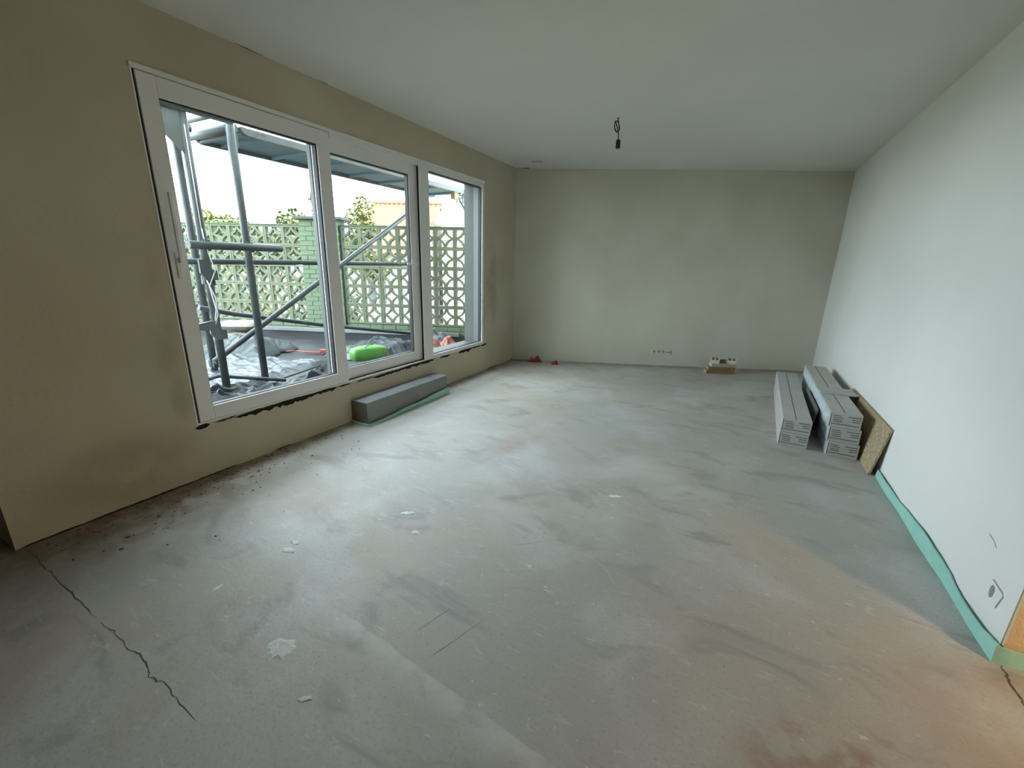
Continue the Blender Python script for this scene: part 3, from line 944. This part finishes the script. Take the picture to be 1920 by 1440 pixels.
# ------------------------------------------------------------------ scaffolding
sc = thing('scaffolding', 'grey galvanised tube scaffold standing outside the window', 'scaffold', (-4.2, 2.4, ZT))
def sp(mb, name, m, smooth=True):
    o = mb.xf(Matrix.Translation((4.2, -2.4, -ZT))).build(name, m, sc, smooth=False)
    if smooth:
        for p in o.data.polygons:
            p.use_smooth = len(p.vertices) == 4
    return o
RT = .033
A, Bp, R_, Cp = (-4.135, 2.131), (-4.80, 2.385), (-4.18, 2.534), (-4.45, 5.26)
for (x, y), top in ((A, 3.6), (Bp, 3.6), (R_, 3.5), (Cp, 2.50)):
    o = sp(MB().tube([(x, y, ZT), (x, y, top)], RT, 16), 'standard', 'steel')
    sp(box(x - .075, x + .075, y - .075, y + .075, ZT, ZT + .008), 'base_plate', 'steel_dark', False)
sp(MB().tube([(-4.068, 1.985, 1.588), (-4.068, 2.80, 1.588)], RT, 16), 'ledger', 'steel_dark')
sp(MB().tube([(-4.42, 1.75, 1.45), (-4.42, 5.42, 1.46)], .026, 14), 'ledger', 'steel_dark')
sp(MB().tube([(-4.335, 2.16, .535), (-4.335, 5.26, 2.298)], .028, 14), 'diagonal_brace', 'steel')
sp(MB().tube([(-4.52, 2.20, 1.03), (-4.52, 2.5, .945), (-4.52, 3.55, .715), (-4.52, 5.23, .385)], .024, 14), 'lower_brace', 'steel_dark')
for z, r_ in ((2.60, .04), (2.735, .030)):
    sp(MB().tube([(-4.18, 2.56, z), (-4.95, 2.56, z)], r_, 14), 'transom', 'alu')
sp(MB().tube([(-4.10, .7, 2.64), (-4.10, 2.5, 2.64)], .045, 14), 'ledger', 'alu')
sp(MB().tube([(-4.75, .7, 2.64), (-4.75, 2.5, 2.64)], .036, 14), 'ledger', 'alu')
# couplers
def coupler(p, ax1, size=.055):
    x, y, z = p
    mb = MB()
    a = Vector(ax1)
    c_ = Vector(p)
    mb.tube([c_ - a * .035, c_ + a * .035], .046, 12)
    mb.box(x + .02, x + .06, y - .03, y + .03, z - .028, z + .028)
    mb.tube([(x + .05, y - .02, z - .05), (x + .05, y - .02, z + .05)], .009, 8)
    mb.tube([(x + .05, y + .02, z - .045), (x + .05, y + .02, z + .045)], .014, 6)
    return sp(mb, 'coupler', 'steel_dark', False)
coupler((A[0], A[1] + .0, 1.588), (0, 0, 1))
coupler((R_[0], R_[1], 1.588), (0, 0, 1))
coupler((A[0] - .02, A[1], 1.30), (0, 0, 1))
coupler((Bp[0], Bp[1], .42), (0, 0, 1))
coupler((Cp[0], Cp[1], 1.46), (0, 0, 1))
# wedge heads and gusset plates
def plate(poly, x, th, name='gusset_plate', m='alu'):
    n = len(poly)
    mb = MB()
    mb.v = [(x, p[0], p[1]) for p in poly] + [(x - th, p[0], p[1]) for p in poly]
    mb.f = [tuple(range(n)), tuple(range(2 * n - 1, n - 1, -1))] + [(i, n + i, n + (i + 1) % n, (i + 1) % n) for i in range(n)]
    return sp(mb, name, m, False)
plate([(1.90, 2.62), (2.14, 2.62), (2.14, 2.26), (2.09, 2.30), (1.92, 2.46)], -4.118, .012)
plate([(1.955, 2.44), (1.99, 2.47), (1.86, 2.22), (1.82, 2.22)], -4.13, .012, 'gusset_brace', 'steel_dark')
plate([(2.51, 2.60), (2.60, 2.60), (2.60, 2.46), (2.51, 2.30)], -4.20, .02)
for (z0, z1, dx) in ((1.30, 1.47, 0), (.78, .95, .0)):
    plate([(2.05, z1), (2.13, z1 - .005), (2.145, z1 - .08), (2.185, z1 - .09), (2.185, z0), (2.09, z0), (2.05, z0 + .06)], -4.085, .02, 'clamp_plate', 'alu')
plate([(1.93, .93), (2.07, .95), (2.07, .87), (1.93, .88)], -4.09, .02, 'clamp_arm', 'alu')
sp(MB().tube([(-4.086, 2.115, 1.72), (-4.084, 2.12, 1.6), (-4.07, 2.16, 1.38), (-4.084, 2.10, 1.25), (-4.085, 2.125, 1.05), (-4.085, 2.10, .95)], .005, 6), 'tie_cord', 'cord_white')
sp(MB().tube([(-4.09, 2.09, 1.30), (-4.085, 2.135, 1.15), (-4.085, 2.13, 1.0), (-4.088, 2.10, .92)], .005, 6), 'tie_cord', 'cord_white')
sp(MB().tube([(-4.096, 2.118, 2.5), (-4.096, 2.118, 1.72)], .004, 6), 'tie_cord', 'cord_white')
sp(MB().tube([(-4.3, 1.7, .36), (-4.22, 2.12, .42), (-3.98, 2.62, .30)], .018, 10), 'loose_tube', 'steel')

# deck overhead, running along the facade
t = thing('scaffold_deck', 'long scaffold deck with pale side rails spanning above the window', 'scaffold deck', (-4.55, 4.48, 2.555), 0, 'scaffold decks')
y0, y1 = -1.87, 1.87
MB().box(-.34, .34, y0 + .02, y1 - .02, .035, .055).build('deck_panel', 'deck_ply_flare', t)
for s in (-1, 1):
    mb = MB()
    xx = s * .365
    n = 6
    prof = [(y0, .0)]
    poly = [(y0 + .0, .060), (y0 + .005, .040), (y0 + .03, .015), (y0 + .07, .0), (y1 - .05, .0), (y1, .03), (y1, .066), (y0 + .01, .066)]
    k = len(poly)
    mb.v = [(xx - .022, p[0], p[1]) for p in poly] + [(xx + .022, p[0], p[1]) for p in poly]
    mb.f = [tuple(range(k)), tuple(range(2 * k - 1, k - 1, -1))] + [(i, k + i, k + (i + 1) % k, (i + 1) % k) for i in range(k)]
    rail = mb.build('side_rail', 'alu', t, bevel=.003)
    if s > 0:
        for q in (.06, .10, .13):
            MB().tube([(xx + .021, y0 + .10 + q, .04), (xx + .0235, y0 + .10 + q, .04)], .007, 10).build('rivet', 'steel_dark', rail)
for k in range(7):
    yy = y0 + .25 + k * .54
    MB().box(-.343, .343, yy - .02, yy + .02, .008, .036).build('cross_rib', 'deck_ply_flare', t)
MB().box(-.343, .343, y0 + .03, y0 + .07, .005, .06).build('end_hook_bar', 'steel', t)
br = MB()
br.tube([(.34, y1 - .34, -.02), (.34, y1 - .02, -.02)], .016, 8)
br.tube([(.34, y1 - .04, -.02), (.34, y1 - .04, -.30)], .016, 8)
br.tube([(.34, y1 - .34, -.03), (.34, y1 - .19, -.16), (.34, y1 - .04, -.29)], .016, 8)
br.tube([(.34, y1 - .19, -.02), (.34, y1 - .19, -.16)], .012, 8)
br.build('end_bracket', 'alu', t)
MB().box(.30, .38, y1 - .46, y1 - .36, -.10, .0).build('end_clip', 'yellow_paint', t)
# second deck level, further over the terrace, and to the near side
t = thing('scaffold_deck', 'scaffold deck at the near end of the scaffold behind the tall standards', 'scaffold deck', (-4.50, 1.40, 2.69), 0, 'scaffold decks')
MB().box(-.28, .28, -.9, .92, .02, .04).build('deck_panel', 'deck_ply_flare', t)
for s in (-1, 1):
    MB().box(s * .30 - .02, s * .30 + .02, -.92, .94, -.005, .075).build('side_rail', 'alu', t, bevel=.003)

# ------------------------------------------------------------------ litter on the terrace
def sheet_h(amp, s, o, ridge=1.0, base=.006):
    def h(u, v, x, y):
        e = edgef(u, v, .10)
        wx, wy = x + .08 * nz(x, y, 3, o), y + .08 * nz(x, y, 3, o + 4)
        return base + e * amp * (.2 + .45 * nz(x, y, s * .6, o) + ridge * (.45 * crump(wx * 1.4, wy * .55, s, o + 3) + .25 * crump(wx * .8, wy * 1.5, s * 1.9, o + 9) + .12 * crump(wx, wy, s * 4, o)))
    return lambda u, v, x, y: max(.004, h(u, v, x, y))
def wob(o, a=.08):
    return lambda u, v, x, y: (x + a * nz(u, v, 3, o), y + a * nz(u, v, 3, o + 5))
SG = 'plastic sheets on the terrace'
def foot_h(u, v, x, y):
    wx, wy = x + .07 * nz(x, y, 3, 1), y + .2 * nz(x, y, 1.6, 6)
    hgt = .03 + .15 * ridg(wx * 1.5 + wy * .75, wy * .25, 1.5, 1.2) + .09 * ridg(wx * 1.8 - wy * .5, wy * .4, 2.6, 5.3) + .035 * ridg(wx * 1.3 + wy * .6, wy, 6, 8) + .06 * nz(x, y, 1.7, 2)
    return max(.004, .008 + edgef(u, v, .10) * hgt)
tag(crumple(90, 200, .60, 2.2, foot_h, 'plastic_sheet', 'black_plastic', loc=(-3.79, 2.20, ZT), outline=wob(2, .05)),
    'glossy black plastic sheet bunched along the foot of the window', 'plastic sheet', SG)
tag(crumple(120, 130, 1.25, 1.75, sheet_h(.085, 2.4, 11), 'plastic_sheet', 'blue_plastic', loc=(-4.78, 2.50, ZT), rz=.3, outline=wob(7, .1)),
    'blue-black plastic sheet spread flat around the scaffold feet', 'plastic sheet', SG)
tag(crumple(110, 110, .95, 1.05, sheet_h(.15, 2.5, 21, 1.0), 'plastic_sheet', 'blue_plastic', loc=(-4.42, 4.32, ZT), rz=.2, outline=wob(9, .1)),
    'rumpled grey-blue plastic sheet in front of the sliding sash', 'plastic sheet', SG)
tag(crumple(100, 90, 1.0, .85, lambda u, v, x, y: max(.004, .01 + edgef(u, v, .25) ** .8 * (.05 + .10 * nz(x, y, 1.8, 31) + .13 * crump(x + .1 * nz(x, y, 3, 2), y, 2.0, 33) + .07 * crump(x, y * 1.3, 4.5, 36) + .02 * crump(x, y, 11, 5))), 'tarpaulin', 'tarp', loc=(-5.72, 3.22, ZT), rz=.55, outline=wob(12, .12)),
    'grey-green tarpaulin heaped over rubble behind the scaffold', 'tarpaulin')
# cement sacks
def sack(label, loc, rz, m, seed, S=(.55, .36, .13)):
    mb = MB()
    nu, nv = 20, 12
    for j in range(nv + 1):
        for i in range(nu + 1):
            u, v = i / nu * 2 - 1, j / nv * 2 - 1
            k = max(0, (1 - u ** 4) * (1 - v ** 4)) ** .5
            mb.v.append((u * S[0] / 2 * (1 - .05 * abs(v)), v * S[1] / 2 * (1 - .08 * abs(u)), S[2] * (.5 + .5 * k) + .02 * k * nz(u, v, 2.4, seed)))
    m0 = len(mb.v)
    for j in range(nv + 1):
        for i in range(nu + 1):
            u, v = i / nu * 2 - 1, j / nv * 2 - 1
            k = max(0, (1 - u ** 4) * (1 - v ** 4)) ** .5
            mb.v.append((u * S[0] / 2 * (1 - .05 * abs(v)), v * S[1] / 2 * (1 - .08 * abs(u)), S[2] * (.5 - .5 * k)))
    for j in range(nv):
        for i in range(nu):
            a = j * (nu + 1) + i
            mb.f.append((a, a + 1, a + nu + 2, a + nu + 1))
            mb.f.append((m0 + a + nu + 1, m0 + a + nu + 2, m0 + a + 1, m0 + a))
    t = thing('cement_sack', label, 'sack', loc, rz, 'cement sacks on the terrace')
    mb.build('sack_body', m, t, smooth=True)
    MB().tube([(-S[0] / 2 + .01, -S[1] / 2 + .03, S[2] * .52), (-S[0] / 2 + .01, S[1] / 2 - .03, S[2] * .52)], .008, 6).build('sewn_end', 'yellow_paint', t)
    MB().tube([(S[0] / 2 - .01, -S[1] / 2 + .03, S[2] * .52), (S[0] / 2 - .01, S[1] / 2 - .03, S[2] * .52)], .008, 6).build('sewn_end', 'yellow_paint', t)
    return t
sack('yellowed paper cement sack lying on the terrace beside the tarpaulin', (-6.66, 3.72, ZT), .75, 'bag_paper', 1, (.62, .42, .17))
sack('white cement sack lying on the yellowed sack', (-6.64, 3.74, ZT + .19), .55, 'bag_white', 2, (.56, .38, .14))
sack('tan paper cement sack lying alone behind the tall scaffold standards', (-7.12, 3.02, ZT), .9, 'bag_paper', 4, (.60, .40, .20))
# green bag, orange scraps, strap, grey foil
t = thing('green_bag', 'bright green plastic bag lying on the terrace by the window', 'bag', (-3.83, 3.60, ZT + .10), 1.35)
mb = MB()
n = 14
prof = [(-.21, .02, .02), (-.20, .085, .07), (-.10, .105, .088), (.02, .11, .085), (.12, .10, .08), (.20, .08, .062), (.22, .02, .02)]
for pi_, (x_, ry_, rz_) in enumerate(prof):
    for k in range(n):
        a = 2 * pi * k / n
        sq = lambda c_: math.copysign(abs(c_) ** .6, c_)
        mb.v.append((x_, ry_ * sq(cos(a)), .088 + rz_ * sq(sin(a)) + .006 * nz(k, pi_, 1.7, 3)))
for i in range(len(prof) - 1):
    mb.f += [(i * n + k, i * n + (k + 1) % n, (i + 1) * n + (k + 1) % n, (i + 1) * n + k) for k in range(n)]
mb.f += [tuple(range(n - 1, -1, -1)), tuple((len(prof) - 1) * n + k for k in range(n))]
mb.build('bag_body', 'green_plastic', t, smooth=True)
MB().tube([(-.08, -.07, .165), (-.02, -.02, .183), (.05, .03, .183), (.12, .06, .165)], .006, 6).build('bag_fold', 'green_plastic', t)
def scrap(label, loc, rz, s, seed, m='orange_plastic', name='plastic_scrap', cat='plastic scrap'):
    return tag(crumple(36, 30, .26 * s, .22 * s, lambda u, v, x, y: .005 + edgef(u, v, .35) * s * (.05 + .07 * nz(x, y, 9 / s, seed) + .09 * crump(x, y, 8 / s, seed)), name, m, loc=loc, rz=rz, outline=wob(seed, .05 * s)), label, cat)
scrap('torn orange-red plastic scrap below the fixed pane', (-3.72, 4.60, ZT + .08), .4, 1.15, 3)
scrap('smaller salmon plastic scrap beside the grey foil', (-3.64, 4.93, ZT + .08), 1.2, .95, 6)
tag(crumple(80, 70, .62, .55, lambda u, v, x, y: max(.004, .01 + edgef(u, v, .3) * (.10 + .06 * nz(x, y, 4, 51) + .12 * crump(x, y, 4, 53) + .05 * crump(x, y, 10, 5))), 'foil_heap', 'foil_grey', loc=(-4.12, 5.13, ZT), rz=.4, outline=wob(17, .06)),
    'crumpled grey foil heaped beside the wall reveal', 'foil heap')
t = thing('lashing_strap', 'red lashing strap dropped flat on the terrace membrane', 'strap', (-4.98, 3.78, ZT + .02), .55)
MB().box(-.16, .05, -.02, .02, 0, .012).build('strap_band', 'red_strap', t)
MB().box(.04, .17, -.032, .032, 0, .05).build('ratchet', 'red_strap', t, bevel=.008)
MB().tube([(-.16, 0, .01), (-.3, .05, .012), (-.42, .02, .010)], .010, 6).build('strap_tail', 'red_strap', t)

# ------------------------------------------------------------------ beyond the wall
d_ = Vector((.907, .42, 0)).normalized()
n_ = Vector((-d_.y, d_.x, 0))
E0 = Vector((-11.4, 12.87, 0))
hs_ = thing('tiled_house', 'low white house with a steep orange tiled roof behind garden wall', 'house', (E0.x, E0.y, -1.2), math.atan2(d_.y, d_.x))
a0, a1, rd, ez, rz_ = -2.5, .62, 3.75, 2.92, 5.15
MB().box(a0 + .1, a1 - .1, .25, 7.2, 0, ez).build('house_wall', 'house_white', hs_)
gb = MB()
gb.add([(a0 + .1, .25, ez), (a0 + .1, 7.2, ez), (a0 + .1, rd, rz_ - .15), (a1 - .1, .25, ez), (a1 - .1, 7.2, ez), (a1 - .1, rd, rz_ - .15)], [(0, 1, 2), (5, 4, 3), (0, 2, 5, 3), (1, 4, 5, 2), (0, 3, 4, 1)])
gb.build('gable', 'house_white', hs_)
def roof_slope(sy):
    mb = MB()
    cols, rows = 15, 16
    ys = [0, rd] if sy > 0 else [2 * rd - .05, rd]
    nn = cols * 4
    for j in range(rows + 1):
        for q in (0, 1):
            f = (j + (0 if q == 0 else .98)) / rows
            if f > 1: f = 1
            for i in range(nn + 1):
                x = a0 + (a1 - a0) * i / nn
                wv = .060 * (sin(2 * pi * i / 4) * .5 + .5)
                mb.v.append((x, ys[0] + (ys[1] - ys[0]) * f, ez + (rz_ - ez) * f + wv + (.008 if q == 0 else 0)))
    for r_ in range(2 * (rows + 1) - 1):
        for i in range(nn):
            mb.f.append((r_ * (nn + 1) + i, r_ * (nn + 1) + i + 1, (r_ + 1) * (nn + 1) + i + 1, (r_ + 1) * (nn + 1) + i))
    return mb.build('roof_slope', 'roof_tile', hs_)
roof_slope(1)
roof_slope(-1)
RTm = MB().tube([(-.12, 0, 0), (.12, 0, 0)], [.085, .10], 10).mesh('ridge_tile', 'roof_tile')
for k in range(13):
    link_mesh('ridge_tile', RTm, hs_, (a0 + .12 + .24 * k, rd, rz_ + .03))
w_ = MB().box(-1.6, -.9, .22, .26, 1.0, 2.1).build('house_window', 'dark_window', hs_)
MB().box(-1.28, -1.22, .20, .23, 1.0, 2.1).build('window_bar', 'pvc', w_)

E1 = Vector((-10.1, 15.2, 0))
h2 = thing('white_house', 'pale rendered house with a flat top and chimney cowl behind garden wall', 'house', (E1.x, E1.y, -1.2), math.atan2(d_.y, d_.x))
MB().box(-1.1, 8, 0, 7, 0, 4.75).build('house_wall', 'house_white', h2)
MB().box(-1.16, 8.06, -.06, 7.06, 4.75, 4.85).build('parapet_cap', 'house_white', h2)
cw = MB().box(-.62, -.22, .3, .6, 4.85, 5.0).build('chimney', 'house_white', h2)
mb = MB()
for s in (-1, 1):
    mb.tube([(-.42 + s * .13, .45, 5.02), (-.42 + s * .13, .45, 5.42)], .045, 10)
mb.tube([(-.55, .45, 5.22), (-.29, .45, 5.22)], .04, 10)
mb.tube([(-.42, .45, 5.0), (-.42, .45, 5.22)], .04, 10)
mb.build('chimney_cowl', 'steel_dark', cw)
MB().box(1.2, 2.4, -.03, .02, 1.0, 2.2).build('house_window', 'dark_window', h2)
MB().box(-1.1, 8, -.04, .01, 2.42, 2.52).build('string_course', 'steel_dark', h2)

def tree(name, label, base, h, rx_, rz2, nleaf, m, seed, cz=None, leaf=.13, group=None, spike=0.0):
    rnd = random.Random(seed)
    t = thing(name, label, 'tree', base, 0, group)
    tr = MB()
    tr.tube([(0, 0, 0), (.05, .03, h * .35), (0, .05, h * .62), (.04, 0, h * .85)], [.14, .11, .07, .03], 8)
    clumps = []
    for k in range(16):
        a = rnd.uniform(0, 2 * pi)
        r = rx_ * sqrt(rnd.random()) * .85
        z = h - rz2 + rnd.uniform(-.75, .8) * rz2 * sqrt(max(0, 1 - (r / rx_) ** 2))
        if rnd.random() < spike:
            z += rz2 * .55
        clumps.append((r * cos(a), r * sin(a), z, rnd.uniform(.28, .45) * min(rx_, rz2)))
        tr.tube([(0, .04, h * rnd.uniform(.3, .6)), (r * cos(a) * .6, r * sin(a) * .6, z - .25 * rz2), (r * cos(a), r * sin(a), z)], [.035, .022, .008], 5)
    tr.build('trunk', 'bark', t)
    lf = MB()
    for k in range(nleaf):
        cx, cy, cz_, cr = rnd.choice(clumps)
        while True:
            q = Vector((rnd.uniform(-1, 1), rnd.uniform(-1, 1), rnd.uniform(-1, 1)))
            if .2 < q.length < 1: break
        p = Vector((cx, cy, cz_)) + q * cr
        d1 = Vector((rnd.uniform(-1, 1), rnd.uniform(-1, 1), rnd.uniform(-.6, .6))).normalized()
        d2 = d1.cross(Vector((rnd.uniform(-1, 1), rnd.uniform(-1, 1), rnd.uniform(.2, 1)))).normalized()
        s = leaf * rnd.uniform(.6, 1.2)
        lf.add([p - d1 * s * .5, p + d2 * s * .3, p + d1 * s * .5, p - d2 * s * .3], [(0, 1, 2, 3)])
    tag(lf.build('foliage', m, t), kind='stuff')
    return t
G = 'trees beyond the garden wall'
tree('leafy_tree', 'yellow-green feathery tree beside the orange tiled roof', (-11.75, 11.0, -1.2), 4.55, .95, 1.5, 5200, 'leaf_yellow', 4, leaf=.14, group=G, spike=.35)
tree('leafy_tree', 'small slender tree growing by the roof verge', (-14.2, 11.7, -1.2), 5.0, .55, 1.3, 1300, 'leaf_yellow', 9, leaf=.14, group=G, spike=.5)
tree('leafy_tree', 'broad green tree seen left of the brick pier', (-16.4, 10.9, -1.2), 4.55, 1.9, 1.3, 8000, 'leaf_green', 5, leaf=.2, group=G)
tree('leafy_tree', 'rounded yellow-green tree behind the right scaffold tube', (-20.4, 11.2, -1.2), 4.7, 1.5, 1.3, 6000, 'leaf_yellow', 6, leaf=.2, group=G)
tree('leafy_tree', 'low bushy tree behind the far end of the block wall', (-12.4, 6.9, -1.2), 3.0, 1.5, 1.3, 3000, 'leaf_yellow', 7, leaf=.16, group=G)
tree('leafy_tree', 'dark green shrub close behind the pier', (-9.6, 7.4, -1.2), 2.5, 1.1, 1.1, 2600, 'leaf_green', 8, leaf=.14, group=G)
